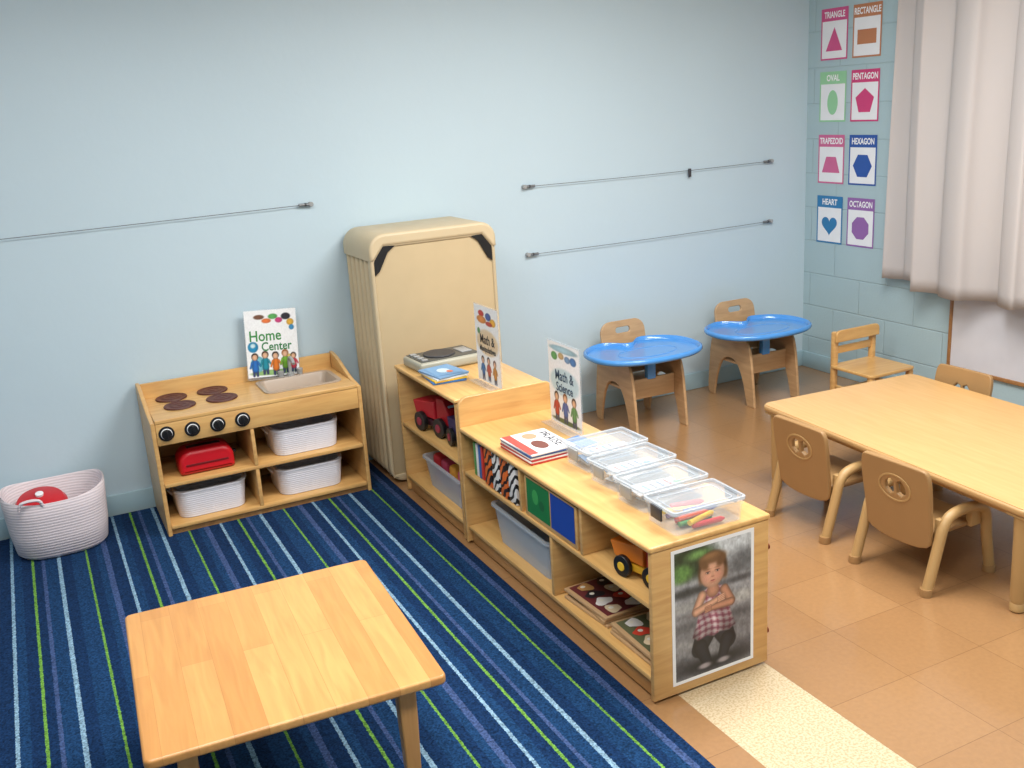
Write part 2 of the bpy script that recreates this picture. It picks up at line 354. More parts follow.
TIG=stripemat('tiger_print',(30,20,18),(228,108,36),13);ZEB=stripemat('zebra_print',(20,20,22),(236,232,228),13)
zs=.3545
g=grp('animal_print_board_books',(SX0+.015,3.26,zs))
for i,(y,mm) in enumerate(((.055,ZEB),(.13,TIG),(.205,ZEB),(.28,TIG))):
    box(g,'book_%d'%i,0,.2,y-.034,y+.034,.001,.170,mm,.004)
for i,(y,c) in enumerate(((.36,(210,60,50)),(.385,(60,110,180)),(.41,(236,232,226)),(.435,(90,150,80)))): box(g,'picture_book_%d'%i,.01,.2,y-.010,y+.010,.001,.15,cm(c),.003)
g=grp('felt_activity_box',(SX0+.012,2.80,zs))
box(g,'wooden_box',0,.3,0,.40,.001,.165,MAPLE,.004)
s=Sheet(g,'felt_panels',frame((-.0005,.40,0),(0,-1,0),(0,0,1)))
s.rect(.02,.20,.02,.16,(22,120,60));s.rect(.21,.385,.02,.16,(20,66,160));s.ell(.09,.1,.025,.03,(60,160,80));s.ell(.14,.08,.02,.02,(20,100,50));s.done()
def truck(name,loc,rz,cols,sc=1):
    g=grp(name,loc,rz);a,b,c=[cm(x) for x in cols];k=sc
    box(g,'chassis',-.09*k,.09*k,-.035*k,.035*k,.02*k,.04*k,c,.004)
    plate(g,'cab',[[( .02*k,.04*k),(.085*k,.04*k),(.085*k,.075*k),(.06*k,.115*k),(.02*k,.115*k)]],.064*k,frame((0,.032*k,0),(1,0,0),(0,0,1)),a,.004)
    box(g,'windshield',.058*k,.0745*k,-.024*k,.024*k,.078*k,.098*k,cm((170,210,230)),.003)
    plate(g,'dump_bed',[[(-.095*k,.045*k),(.012*k,.045*k),(.012*k,.1*k),(-.11*k,.085*k)]],.07*k,frame((0,.035*k,0),(1,0,0),(0,0,1)),b,.005)
    for i,(x,y) in enumerate(((-.055,-.05),(-.055,.036),(.05,-.05),(.05,.036))):
        cyl(g,'wheel_%d'%i,(x*k,(y+.014)*k,.03*k),.03*k,.014*k,BLACK,'y')
        cyl(g,'hub_%d'%i,(x*k,(y+(.0005 if y<0 else .0165))*k,.03*k),.013*k,.003*k,cm((235,190,50)) if cols[2][0]>100 else cm((150,40,60)),'y')
    return g
truck('toy_dump_truck',(SX0+.11,2.50,.3545),math.radians(-78),((206,50,36),(236,130,36),(220,170,40)),1.25)
box(grp('toy_block',(SX0+.05,2.368,.354)),'block',-.02,.03,-.015,.015,0,.05,cm((40,100,190)),.005)
truck('toy_fire_truck',(SX0+.12,4.27,.3795),math.radians(-80),((180,24,36),(186,26,40),(60,20,30)),1.6)
truck('toy_fire_truck',(SX0+.12,3.965,.3795),math.radians(-94),((186,26,46),(50,40,90),(50,30,40)),1.4)
def puzzle(loc,rz,cols,bg):
    g=grp('wooden_puzzle',loc,rz);box(g,'board',-.14,.14,-.11,.11,0,.012,PLY,.003)
    s=Sheet(g,'pieces',frame((0,0,.012),(1,0,0),(0,1,0)));s.rect(-.128,.128,-.095,.095,bg)
    for i,c in enumerate(cols):
        x=-.094+.062*(i%4);y=.045-.085*(i//4)
        P=[(x+.028*(1+.25*math.sin(3*t+i))*math.cos(t),y+.034*(1+.2*math.cos(2*t+i*2))*math.sin(t)) for t in [2*pi*k/18 for k in range(18)]]
        s.poly(P,c);s.ell(x+.008,y+.006,.009,.01,(240,235,220))
    s.done()
C8=[(210,60,50),(232,214,180),(60,140,80),(50,100,180),(230,120,50),(240,240,235),(40,36,40),(220,200,160)]
C9=[(226,206,170),(236,232,226),(40,36,40),(200,150,90),(236,232,226),(210,70,50),(226,206,170),(60,50,50)]
zb=.0935
puzzle((SX0+.15,2.825,zb),pi/2+.06,C8,(70,40,50));puzzle((SX0+.16,2.825,zb+.0135),pi/2-.06,C8[::-1],(150,50,40));puzzle((SX0+.15,2.828,zb+.027),pi/2+.04,C9,(104,44,46))
puzzle((SX0+.15,2.51,zb),pi/2,C8,(190,150,90));puzzle((SX0+.16,2.512,zb+.0135),pi/2+.05,C8[::-1],(40,60,70));puzzle((SX0+.15,2.51,zb+.027),pi/2-.04,C9[::-1],(96,100,70))
g=grp('clear_storage_bin',(SX0+.19,3.33,zb+.001));bin_(g,'bin',0,0,0,.3,.5,.17,FROST,.9,.004,.03,.01)
box(g,'toys',-.1,.1,-.16,.16,.006,.05,cm((150,170,190)),.015)
g=grp('clear_storage_bin',(SX0+.19,4.14,zb+.001));bin_(g,'bin',0,0,0,.3,.46,.15,FROST,.9,.004,.03,.01)
for i,(y,c) in enumerate(((-.15,(220,90,120)),(-.05,(230,160,60)),(.05,(180,60,90)),(.15,(190,40,50)))): box(g,'toy_%d'%i,-.12,.12,y-.042,y+.042,.006,.165,cm(c),.02)
# ---- child photo poster
def child_poster():
    g=grp('child_photo_poster',(1.634,SY0+.0035,.043));W,H=.328,.48
    M=frame((0,0,0),(1,0,0),(0,0,1))
    box(g,'poster_border',0,W,0,H,0,.0008,WHITE,0,M=M)
    c=Canvas(1,1.5,180,270)
    Y=c.Y;X=c.X
    t=np.clip((Y-.55)/.6,0,1)[...,None];c.C=(c.col((124,124,128))*(1-t)+c.col((160,162,166))*t)
    c.ell(.75,1.42,.5,.16,(202,208,212),soft=.2);c.ell(.2,1.36,.34,.2,(50,66,46),soft=.16);c.ell(.08,1.25,.14,.1,(98,140,74),soft=.1);c.ell(.3,1.42,.14,.05,(110,150,86),soft=.08)
    c.ell(.9,1.2,.22,.14,(104,108,112),soft=.16);c.ell(.15,1.02,.35,.05,(62,66,68),soft=.08);c.ell(.85,1.0,.3,.035,(80,82,86),soft=.06)
    c.ell(.15,.85,.3,.06,(160,160,160),soft=.1);c.ell(.88,.78,.24,.07,(174,174,172),soft=.1)
    for (x,y,rx,ry,q) in ((.12,.62,.2,.05,(96,96,100)),(.86,.6,.2,.05,(88,88,92)),(.1,.4,.16,.06,(144,144,146)),(.9,.4,.16,.06,(122,122,126)),(.15,.18,.22,.07,(80,80,86)),(.88,.2,.2,.07,(88,88,94)),(.5,.07,.5,.07,(66,66,72))): c.ell(x,y,rx,ry,q,soft=.1)
    c.C=c.C*(1+c.noise(.22,24)+c.noise(.16,60))[...,None]
    c.ell(.52,.11,.40,.07,(26,26,30),soft=.12)
    c.limb((.40,.50),(.31,.31),.14,.105,(40,40,50),.02,.5);c.limb((.60,.50),(.69,.31),.14,.105,(42,42,52),.02,.5);c.limb((.32,.33),(.41,.12),.09,.06,(34,34,44),.02,.5);c.limb((.68,.33),(.61,.12),.09,.06,(36,36,46),.02,.5)
    c.ell(.38,.085,.09,.035,(170,160,164),soft=.03,shade=.3);c.ell(.63,.085,.09,.035,(164,156,160),soft=.03,shade=.3)
    before=c.C.copy()
    a=c.poly([(.35,.97),(.42,1.0),(.49,.93),(.56,1.0),(.64,.97),(.67,.85),(.73,.64),(.79,.47),(.70,.42),(.58,.44),(.5,.41),(.40,.44),(.29,.41),(.22,.47),(.28,.64),(.33,.85)],(226,176,186),.025)
    warp=X+.035*np.sin(Y*9);wy=Y+.025*np.sin(X*11)
    pl=np.ones_like(c.C)*c.col((226,188,198))
    for per,wd,off,q,co in ((.08,.014,0,warp,(160,56,84)),(.08,.008,.04,warp,(244,238,240)),(.075,.013,0,wy,(140,60,92)),(.075,.009,.036,wy,(246,240,242))):
        d=np.abs(((q+off)%per)-per/2);k=(np.clip(1.4-d/wd,0,1)*.6)[...,None];pl=pl*(1-k)+c.col(co)*k
    fold=(1-.25*np.abs(np.sin(X*15+Y*3)))*(1-.4*np.clip((np.abs(X-.48)-.10)/.2,0,1))*(1-.25*np.clip((.62-Y)/.2,0,1))
    c.C=before*(1-a[...,None])+pl*fold[...,None]*a[...,None]
    SK=(226,172,142);SD=(200,144,116)
    c.limb((.49,1.03),(.49,.96),.06,.085,SD,.02,.3)
    c.limb((.35,.93),(.265,.765),.058,.052,SK,.018,.45);c.limb((.64,.93),(.735,.765),.058,.052,SD,.018,.45)
    c.ell(.5,.73,.24,.05,(110,60,66),soft=.07,op=.45)
    c.limb((.73,.755),(.46,.755),.05,.036,SD,.016,.45);c.limb((.27,.755),(.56,.835),.052,.036,SK,.016,.45)
    for k in range(4):
        c.limb((.56,.83+.018*(k-1.5)),(.64,.845+.021*(k-1.5)),.013,.010,SK,.008,.4);c.limb((.46,.76+.016*(k-1.5)),(.39,.75+.019*(k-1.5)),.013,.010,SD,.008,.4)
    c.ell(.49,1.215,.19,.20,(104,74,50),soft=.05,shade=.25);c.ell(.65,1.13,.035,.07,(110,78,52),soft=.05);c.ell(.335,1.14,.03,.07,(110,78,52),soft=.05)
    c.ell(.485,1.165,.158,.172,SK,soft=.03,shade=.20)
    c.ell(.415,1.115,.05,.045,(228,158,138),soft=.08,op=.5);c.ell(.56,1.115,.05,.045,(220,148,128),soft=.08,op=.5)
    c.ell(.49,1.335,.165,.060,(126,92,62),soft=.05,shade=.1);c.ell(.375,1.28,.05,.075,(116,84,56),.6,.045);c.ell(.60,1.285,.05,.075,(112,80,54),-.6,.045)
    c.ell(.45,1.37,.10,.03,(166,126,86),.1,.06,.7)
    for x in (.425,.552):
        c.ell(x,1.178,.036,.020,(176,120,98),soft=.03);c.ell(x,1.172,.020,.008,(214,204,198),soft=.010);c.ell(x,1.172,.011,.009,(44,34,30),soft=.010)
        c.limb((x-.026,1.183),(x+.026,1.183),.0025,.0025,(66,46,38),.008,0);c.ell(x,1.213,.032,.006,(150,108,80),soft=.014)
    c.limb((.487,1.17),(.487,1.13),.010,.016,(214,160,132),.02,.1);c.ell(.488,1.118,.020,.007,(184,120,98),soft=.014)
    c.ell(.488,1.072,.028,.008,(176,92,88),soft=.012);c.limb((.466,1.076),(.510,1.076),.002,.002,(120,58,54),.006,0);c.ell(.488,1.052,.034,.007,(190,132,108),soft=.016)
    c.C=c.C*(1+c.noise(.06,120))[...,None]
    b=.012
    c.done(g,'photo_print',M@Matrix.Translation((b,b,.0012)),W-2*b,H-2*b)
child_poster()
# ---------------------------------------------------------------- signs
sk=(226,180,146)
def sign(name,M,w,h,lines,blobs,kids,bgc=None,loc=(0,0,0),seed=1):
    g=grp(name,loc)
    box(g,'acrylic_holder',0,w,0,h,-.004,-.0005,CLEAR,0,M=M)
    box(g,'holder_foot',0,w,.0,.002,.0,.05,CLEAR,0,M=M)
    c=Canvas(1,h/w,90,int(90*h/w),seed);K=h/w;c.C[:]=c.col((236,238,240))
    if bgc: c.ell(.5,.53*K,.46,.17*K,bgc,soft=.06)
    for (x,y,rx,ry,q) in blobs:c.ell(x,y*K,rx,ry*K,q,soft=.02,shade=.15)
    for (x,y,sz,q,hair) in kids:
        y*=K
        c.limb((x-.022*sz,y-.10*sz),(x-.026*sz,y-.19*sz),.024*sz,.018*sz,(58,66,104));c.limb((x+.022*sz,y-.10*sz),(x+.026*sz,y-.19*sz),.024*sz,.018*sz,(58,66,104))
        c.limb((x,y+.02*sz),(x,y-.09*sz),.042*sz,.052*sz,q);c.limb((x-.045*sz,y+.01*sz),(x-.075*sz,y-.07*sz),.016*sz,.013*sz,q);c.limb((x+.045*sz,y+.01*sz),(x+.075*sz,y-.05*sz),.016*sz,.013*sz,q)
        c.ell(x,y+.095*sz,.052*sz,.056*sz,hair,soft=.012);c.ell(x,y+.083*sz,.040*sz,.044*sz,sk,soft=.012,shade=.2)
    c.C=c.C*(1+c.noise(.05,60))[...,None]
    c.done(g,'printed_page',M@Matrix.Translation((.004,.004,.0003)),w-.008,h-.008)
    s=Sheet(g,'p',M);s.k=2
    for (t,x,y,sz,q) in lines:s.text(t,x*w,y*h,sz,q,.85,.001)
    return g
sign('home_center_sign',Matrix.Rotation(math.radians(4),4,'Y')@frame((0,0,0),(1,0,0),(0,.07,1)),.275,.355,
 [("Home",.38,.61,.078,(60,140,70)),("Center",.58,.45,.064,(60,130,80))],
 [(.28,.9,.10,.035,(120,80,60)),(.42,.84,.09,.035,(230,120,60)),(.55,.9,.09,.04,(90,170,90)),(.66,.84,.07,.04,(200,60,120)),(.8,.89,.09,.05,(40,40,50)),(.88,.8,.07,.05,(220,170,60)),(.9,.72,.05,.04,(60,140,190)),
  (.13,.46,.10,.08,(30,140,190)),(.13,.48,.05,.035,(200,230,240)),(.5,.06,.44,.04,(150,190,120)),(.2,.2,.14,.12,(120,200,220)),(.8,.2,.14,.12,(240,214,120))],
 [(.15,.22,1.3,(40,110,190),(40,30,28)),(.35,.24,1.3,(30,140,160),(60,36,24)),(.55,.22,1.3,(220,120,40),(30,24,22)),(.74,.24,1.3,(120,180,60),(150,90,40)),(.9,.21,1.1,(200,60,80),(50,30,20))],loc=(.925,5.045,.601))
sign('math_center_sign',frame((0,0,0),(0,-1,0),(0,0,1)),.25,.36,[("Math &",.5,.56,.06,(60,60,60)),("Manipulatives",.5,.44,.036,(60,60,60))],
 [(.3,.9,.12,.04,(200,40,40)),(.3,.82,.2,.05,(226,140,60)),(.6,.88,.12,.05,(60,90,160)),(.78,.82,.12,.05,(240,180,60)),(.62,.79,.14,.03,(190,60,50)),(.15,.66,.06,.04,(90,150,90))],
 [(.25,.2,1.3,(60,110,170),(60,40,30)),(.5,.21,1.3,(190,80,60),(40,30,30)),(.76,.2,1.3,(200,140,60),(90,50,30))],(222,200,166),loc=(1.785,4.05,SH2+.003),seed=2)
sign('math_center_sign',frame((0,0,0),(0,-1,0),(0,0,1)),.27,.365,[("Math &",.5,.60,.062,(40,80,110)),("Science",.5,.46,.055,(40,80,110))],
 [(.5,.93,.44,.04,(166,204,218)),(.2,.83,.1,.05,(90,160,90)),(.42,.85,.09,.04,(200,170,120)),(.62,.83,.09,.04,(110,150,190)),(.8,.83,.1,.05,(60,120,180)),(.5,.05,.44,.03,(90,110,60))],
 [(.22,.24,1.4,(190,60,50),(40,30,26)),(.5,.25,1.4,(60,100,170),(120,70,40)),(.78,.24,1.4,(90,150,90),(50,30,24))],(186,212,220),loc=(1.925,3.62,SH+.003),seed=3)
# ---------------------------------------------------------------- things on shelves
g=grp('magazine_stack',(1.69,3.305,SH+.001))
for i in range(6):
    r=Matrix.Rotation(random.uniform(-.06,.06)+.05,4,'Z')
    box(g,'magazine_%d'%i,-.1,.1,-.13,.13,i*.007,i*.007+.006,cm([(200,60,50),(235,235,235),(180,50,60),(230,225,220),(60,90,150),(236,236,238)][i]),.001,M=r)
s=Sheet(g,'cover',frame((0,0,.0415),(0,-1,0),(1,0,0)));s.rect(-.125,.125,-.098,.098,(234,234,236));s.rect(-.125,.125,-.098,-.06,(206,80,70));s.ell(-.07,.0,.035,.03,(220,150,120));s.ell(.04,-.01,.05,.03,(120,70,60));s.text("PRAISE",.0,.06,.06,(60,60,70));s.done()
g=grp('activity_cards',(1.85,3.27,SH+.001))
for i in range(3): box(g,'card_%d'%i,-.045,.06,-.06,.06,i*.005,i*.005+.004,cm([(60,110,180),(240,240,240),(70,120,190)][i]),.001,M=Matrix.Rotation(.1*i,4,'Z'))
def clearbox(loc,rz,content):
    g=grp('clear_lidded_case',loc,rz)
    bin_(g,'case_body',0,0,0,.265,.175,.068,CLEAR,.96,.003,.015,.003)
    plate(g,'lid',[rrect(-.139,.139,-.093,.093,.015)],.004,frame((0,0,.069),(1,0,0),(0,1,0)),CLEAR2,.001)
    plate(g,'lid_rim',[rrect(-.140,.140,-.094,.094,.015),rrect(-.132,.132,-.086,.086,.012)],.010,frame((0,0,.0735),(1,0,0),(0,1,0)),CLEARE,.002)
    plate(g,'lid_ridge',[rrect(-.11,.11,-.062,.062,.015),rrect(-.107,.107,-.059,.059,.012)],.003,frame((0,0,.0735),(1,0,0),(0,1,0)),CLEARE,.001)
    for i,sx in enumerate((-1,1)): box(g,'latch_%d'%i,sx*.144-.004,sx*.144+.004,-.03,.03,.035,.078,DGREY if content==3 else STEEL,.002)
    if content<3:
        for i in range(5):
            M=Matrix.Translation((random.uniform(-.02,.02),random.uniform(-.012,.012),.005+i*.009))@Matrix.Rotation(random.uniform(-.25,.25),4,'Z')
            box(g,'paper_%d'%i,-.09,.09,-.05,.05,0,.004,cm([(225,230,234),(206,214,220),(120,160,200),(220,220,218),(226,230,234)][i]),.001,M=M)
        s=Sheet(g,'paper_print',frame((0,0,.0455),(0,-1,0),(1,0,0)))
        for k in range(4): s.rect(-.035,.035-.01*(k%2),-.06+.03*k,-.05+.03*k,[(90,110,140),(190,90,80),(80,140,170),(110,110,120)][(k+content)%4])
        s.ell(.01,.065,.02,.014,[(220,120,60),(60,140,190),(90,160,90)][content]);s.done()
    else:
        for i in range(10):
            M=Matrix.Translation((random.uniform(-.04,.05),-.068+i*.0145,.014+.014*(i%2)))@Matrix.Rotation(random.uniform(-.3,.3),4,'Z')@Matrix.Rotation(pi/2,4,'Y')
            lathe(g,'marker_%d'%i,[(0,-.06),(.009,-.06),(.009,.045),(.003,.06),(0,.06)],(0,0,0),cm([(210,30,50),(240,200,40),(50,150,70),(230,90,50),(200,30,60),(50,80,190),(225,50,120),(240,210,60),(90,40,120),(210,40,40)][i]),M)
for i,(x,y) in enumerate(((1.855,3.06),(1.835,2.85),(1.815,2.64),(1.80,2.43))): clearbox((x,y,SH+.001),[.02,.05,.03,-.04][i],i)
g=grp('cd_player',(1.76,4.41,SH2+.001),.05)
box(g,'body',-.17,.17,-.11,.11,.0,.05,mat('radio_silver',(168,166,150),.35),.015,3)
box(g,'face',-.155,.155,-.095,.095,.049,.054,mat('radio_face',(84,84,80),.4),.004)
cyl(g,'cd_lid',(-.02,0,.054),.08,.008,DGREY,bev=.003);box(g,'display',.08,.14,-.05,.05,.054,.058,STEEL,.002)
for i in range(4): box(g,'button_%d'%i,-.145,-.115,-.08+i*.045,-.055+i*.045,.054,.06,STEEL,.002)
g=grp('picture_book_stack',(1.66,4.17,SH2+.001))
for i in range(4): box(g,'book_%d'%i,-.08,.08,-.1,.1,i*.009,i*.009+.008,cm([(60,120,190),(240,200,70),(230,235,238),(120,160,200)][i]),.001,M=Matrix.Rotation(.08*i-.1,4,'Z'))
s=Sheet(g,'cover_art',frame((0,0,.0355),(0,-1,0),(1,0,0)));s.rect(-.08,.08,-.065,.065,(120,164,204));s.ell(0,0,.04,.03,(205,225,235));s.ell(.03,.02,.02,.015,(220,120,90));s.done()
# ---------------------------------------------------------------- play kitchen
def kitchen():
    X0,Y0=.385,4.645;W=1.015;D=.455
    g=grp('play_kitchen',(X0,Y0,0));H=.585
    prof=[(0,RZ),(D,RZ),(D,.665)]+[(D-.02-.38*t,.665-.085*(t*t*(3-2*t))) for t in [i/10 for i in range(0,11)]]+[(.0,.572)]
    for i,x in enumerate((0,W-.02)): plate(g,'side_panel_%d'%i,[prof],.02,frame((x,0,0),(0,1,0),(0,0,1)),MAPLE,.004)
    box(g,'back_splash',.021,W-.021,D-.02,D-.002,.05,.66,MAPLEH,.004)
    ho=[rrect(0,W-.042,0,D-.021,.003),rrect(.555,.925,.115,.365,.04)]
    plate(g,'counter_top',ho,.018,frame((.021,0,.565),(1,0,0),(0,1,0)),MAPLEH,.003)
    box(g,'knob_panel',.021,W-.021,.0,.018,.46,.564,MAPLEH,.003)
    box(g,'bottom_shelf',.021,W-.021,.003,D-.021,.04,.058,MAPLEH,.003)
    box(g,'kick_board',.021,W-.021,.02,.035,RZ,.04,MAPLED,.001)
    box(g,'middle_shelf',.021,W-.021,.003,D-.021,.25,.268,MAPLEH,.003)
    box(g,'divider_low',.445,.463,.004,D-.021,.0585,.2495,MAPLE,.003)
    box(g,'divider_high',.445,.463,.004,D-.021,.2685,.4595,MAPLE,.003)
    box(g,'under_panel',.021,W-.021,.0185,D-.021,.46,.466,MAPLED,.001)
    for i,(x,y) in enumerate(((.15,.36),(.35,.36),(.165,.19),(.365,.19))):
        lathe(g,'burner_%d'%i,[(0,0),(.074,0),(.076,.003),(.074,.007),(.06,.007),(.057,.005),(.045,.005),(.042,.007),(.03,.007),(.027,.005),(.015,.005),(.012,.007),(0,.007)],(x,y,.5835),BURN)
    for i in range(4):
        x=.065+.117*i
        cyl(g,'knob_plate_%d'%i,(x,-.0005,.515),.036,.005,BLACK,'y');cyl(g,'knob_ring_%d'%i,(x,-.0058,.515),.026,.003,WHITE,'y')
        cyl(g,'knob_%d'%i,(x,-.009,.515),.023,.014,BLACK,'y');box(g,'knob_grip_%d'%i,x-.004,x+.004,-.031,-.023,.495,.535,BLACK,.002)
    def ring(x0,x1,y0,y1,z,r):return [(a,b,z) for a,b in rrect(x0,x1,y0,y1,r)]
    x0,x1,y0,y1=.578,.944,.117,.363
    def ir(k,z,r):return ring(x0+k,x1-k,y0+k,y1-k,z,r)
    loft(g,'sink_basin',[ir(-.014,.5835,.045),ir(-.014,.589,.045),ir(.006,.589,.035),ir(.012,.580,.033),ir(.03,.51,.03),ir(.05,.505,.03)],SINK,False,True)
    cyl(g,'faucet_base',(.76,.388,.5835),.02,.02,STEEL)
    tube(g,'faucet_spout',[(.76,.388,.60),(.76,.388,.66),(.76,.375,.69),(.76,.32,.69),(.76,.29,.67)],.009,STEEL)
    for i,x in enumerate((.71,.81)): cyl(g,'faucet_handle_%d'%i,(x,.388,.5835),.013,.035,STEEL,r2=.017)
kitchen()
def ropemat(name,rgb,sc=45,lo=.86):
    m,n,l,p=base(name);tc=n.new('ShaderNodeTexCoord');w_=n.new('ShaderNodeTexWave');w_.bands_direction='Z';w_.inputs['Scale'].default_value=sc/2;w_.inputs['Distortion'].default_value=.4
    l.new(tc.outputs['Object'],w_.inputs['Vector']);cr=n.new('ShaderNodeValToRGB');c=lin(rgb);cr.color_ramp.elements[0].color=(*[x*lo for x in c],1);cr.color_ramp.elements[1].color=(*c,1);cr.color_ramp.elements[1].position=.6
    l.new(w_.outputs['Fac'],cr.inputs[0])
    no=n.new('ShaderNodeTexNoise');no.inputs['Scale'].default_value=60;l.new(tc.outputs['Object'],no.inputs['Vector'])
    mx=n.new('ShaderNodeMix');mx.data_type='RGBA';mx.inputs[7].default_value=(*[x*.8 for x in c],1);l.new(cr.outputs[0],mx.inputs[6])
    mm=n.new('ShaderNodeMath');mm.operation='MULTIPLY';mm.inputs[1].default_value=.5;l.new(no.outputs['Fac'],mm.inputs[0]);l.new(mm.outputs[0],mx.inputs[0])
    l.new(mx.outputs[2],p.inputs['Base Color']);p.inputs['Roughness'].default_value=.9
    b=n.new('ShaderNodeBump');b.inputs['Distance'].default_value=.003;b.inputs['Strength'].default_value=.4;l.new(w_.outputs['Fac'],b.inputs['Height']);l.new(b.outputs[0],p.inputs['Normal']);return m
RW=ropemat('white_rope',(232,232,240),60,.92);RP=ropemat('pink_rope',(234,222,226),46,.78)
for (x,z) in ((.618,.0595),(1.113,.0595),(1.113,.2695)):
    g=grp('storage_basket',(x,4.84,z));bin_(g,'basket_body',0,0,.001,.34,.30,.135,RW,.93,.012,.06,.002)
    for s_ in (-1,1): tube(g,'handle',[(s_*.172,-.04,.1),(s_*.188,-.03,.12),(s_*.188,.03,.12),(s_*.172,.04,.1)],.006,RW,2)
g=grp('red_toy_toaster',(.62,4.78,.2695))
plate(g,'body',[rrect(-.13,.13,.001,.12,(.06,.06,.015,.015))],.15,frame((0,.075,0),(1,0,0),(0,0,1)),RED,.02)
box(g,'slot',-.08,.08,-.02,.02,.116,.1215,BLACK,.002);box(g,'front_band',-.10,.10,-.079,-.074,.045,.055,mat('dark_red',(110,10,20),.4),.002)
box(g,'lever',.128,.15,-.012,.012,.05,.065,BLACK,.003)
g=grp('rope_basket',(-.065,4.86,.011))
def er(rx,ry,z,n=40):return [(rx*math.copysign(abs(math.cos(t))**.75,math.cos(t)),ry*math.copysign(abs(math.sin(t))**.75,math.sin(t)),z+ (.014*math.cos(2*t) if z>.2 else 0)) for t in [2*pi*i/n for i in range(n)]]
loft(g,'basket_body',[er(.18,.15,0),er(.2,.17,.02),er(.215,.185,.12),er(.222,.19,.22),er(.226,.193,.285),er(.22,.188,.293),er(.212,.18,.285),er(.205,.172,.12),er(.17,.14,.02)],RP,True,True,60)
tube(g,'handle',[(-.15,-.188,.27),(-.14,-.2,.31),(-.06,-.2,.31),(-.05,-.188,.27)],.007,RP,2)
box(g,'folded_cloth',-.15,.15,-.12,.12,.03,.18,WHITEB,.04,3)
M=Matrix.Translation((-.06,.02,.205))@Matrix.Rotation(.3,4,'X')
lathe(g,'red_toy_lid',[(0,0),(.11,0),(.115,.01),(.10,.035),(.04,.055),(0,.06)],(0,0,0),RED,M)
lathe(g,'lid_knob',[(0,.055),(.016,.055),(.018,.07),(0,.076)],(0,0,0),WHITE,M)
# ---------------------------------------------------------------- cots
def cots():
    g=grp('stacked_rest_cots',(1.52,4.66,RZ));W=.685;H=1.30;n=6;t=.425/n
    for i in range(n-1,-1,-1):
        y=i*t
        if i==0:
            b=.022
            fr=[rrect(0,W,0,H-.02,.075,8),[(b,.04),(W-b,.04),(W-b,H-.14),(W-.075,H-.07),(.075,H-.07),(b,H-.14)]]
            plate(g,'cot_frame_%d'%i,fr,t-.016,frame((0,y+t-.012,0),(1,0,0),(0,0,1)),COTB,.012)
            box(g,'cot_sheet',.012,W-.012,y+.014,y+.042,.03,H-.06,COTS,.004)
        else: plate(g,'cot_frame_%d'%i,[rrect(0,W,0,H-.02,.075,8)],t-.026,frame((0,y+t-.013,0),(1,0,0),(0,0,1)),COTB,.0215)
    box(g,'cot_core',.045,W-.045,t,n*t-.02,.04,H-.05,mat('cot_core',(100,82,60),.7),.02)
    C=[(-.004,H-.13)]+[( .02,H-.13),(.075,H-.06),(W-.075,H-.06),(W-.02,H-.13)]+[(W+.004,H-.13)]+rrect(-.004,W+.004,H-.13,H,(.085,.085,.01,.01),8)[:18]
    D=n*t
    plate(g,'moulded_cap',[C],D+.008,frame((0,D+.004,0),(1,0,0),(0,0,1)),COTB,.014)
    for i in (0,1):
        f=(lambda x:x) if i==0 else (lambda x:W-x)
        P=[(f(.021),H-.205),(f(.045),H-.185),(f(.095),H-.095),(f(.135),H-.065),(f(.075),H-.058),(f(.021),H-.128)]
        if i:P=P[::-1]
        plate(g,'corner_bracket_%d'%i,[P],.008,frame((0,.013,0),(1,0,0),(0,0,1)),BLACK,.001)
cots()
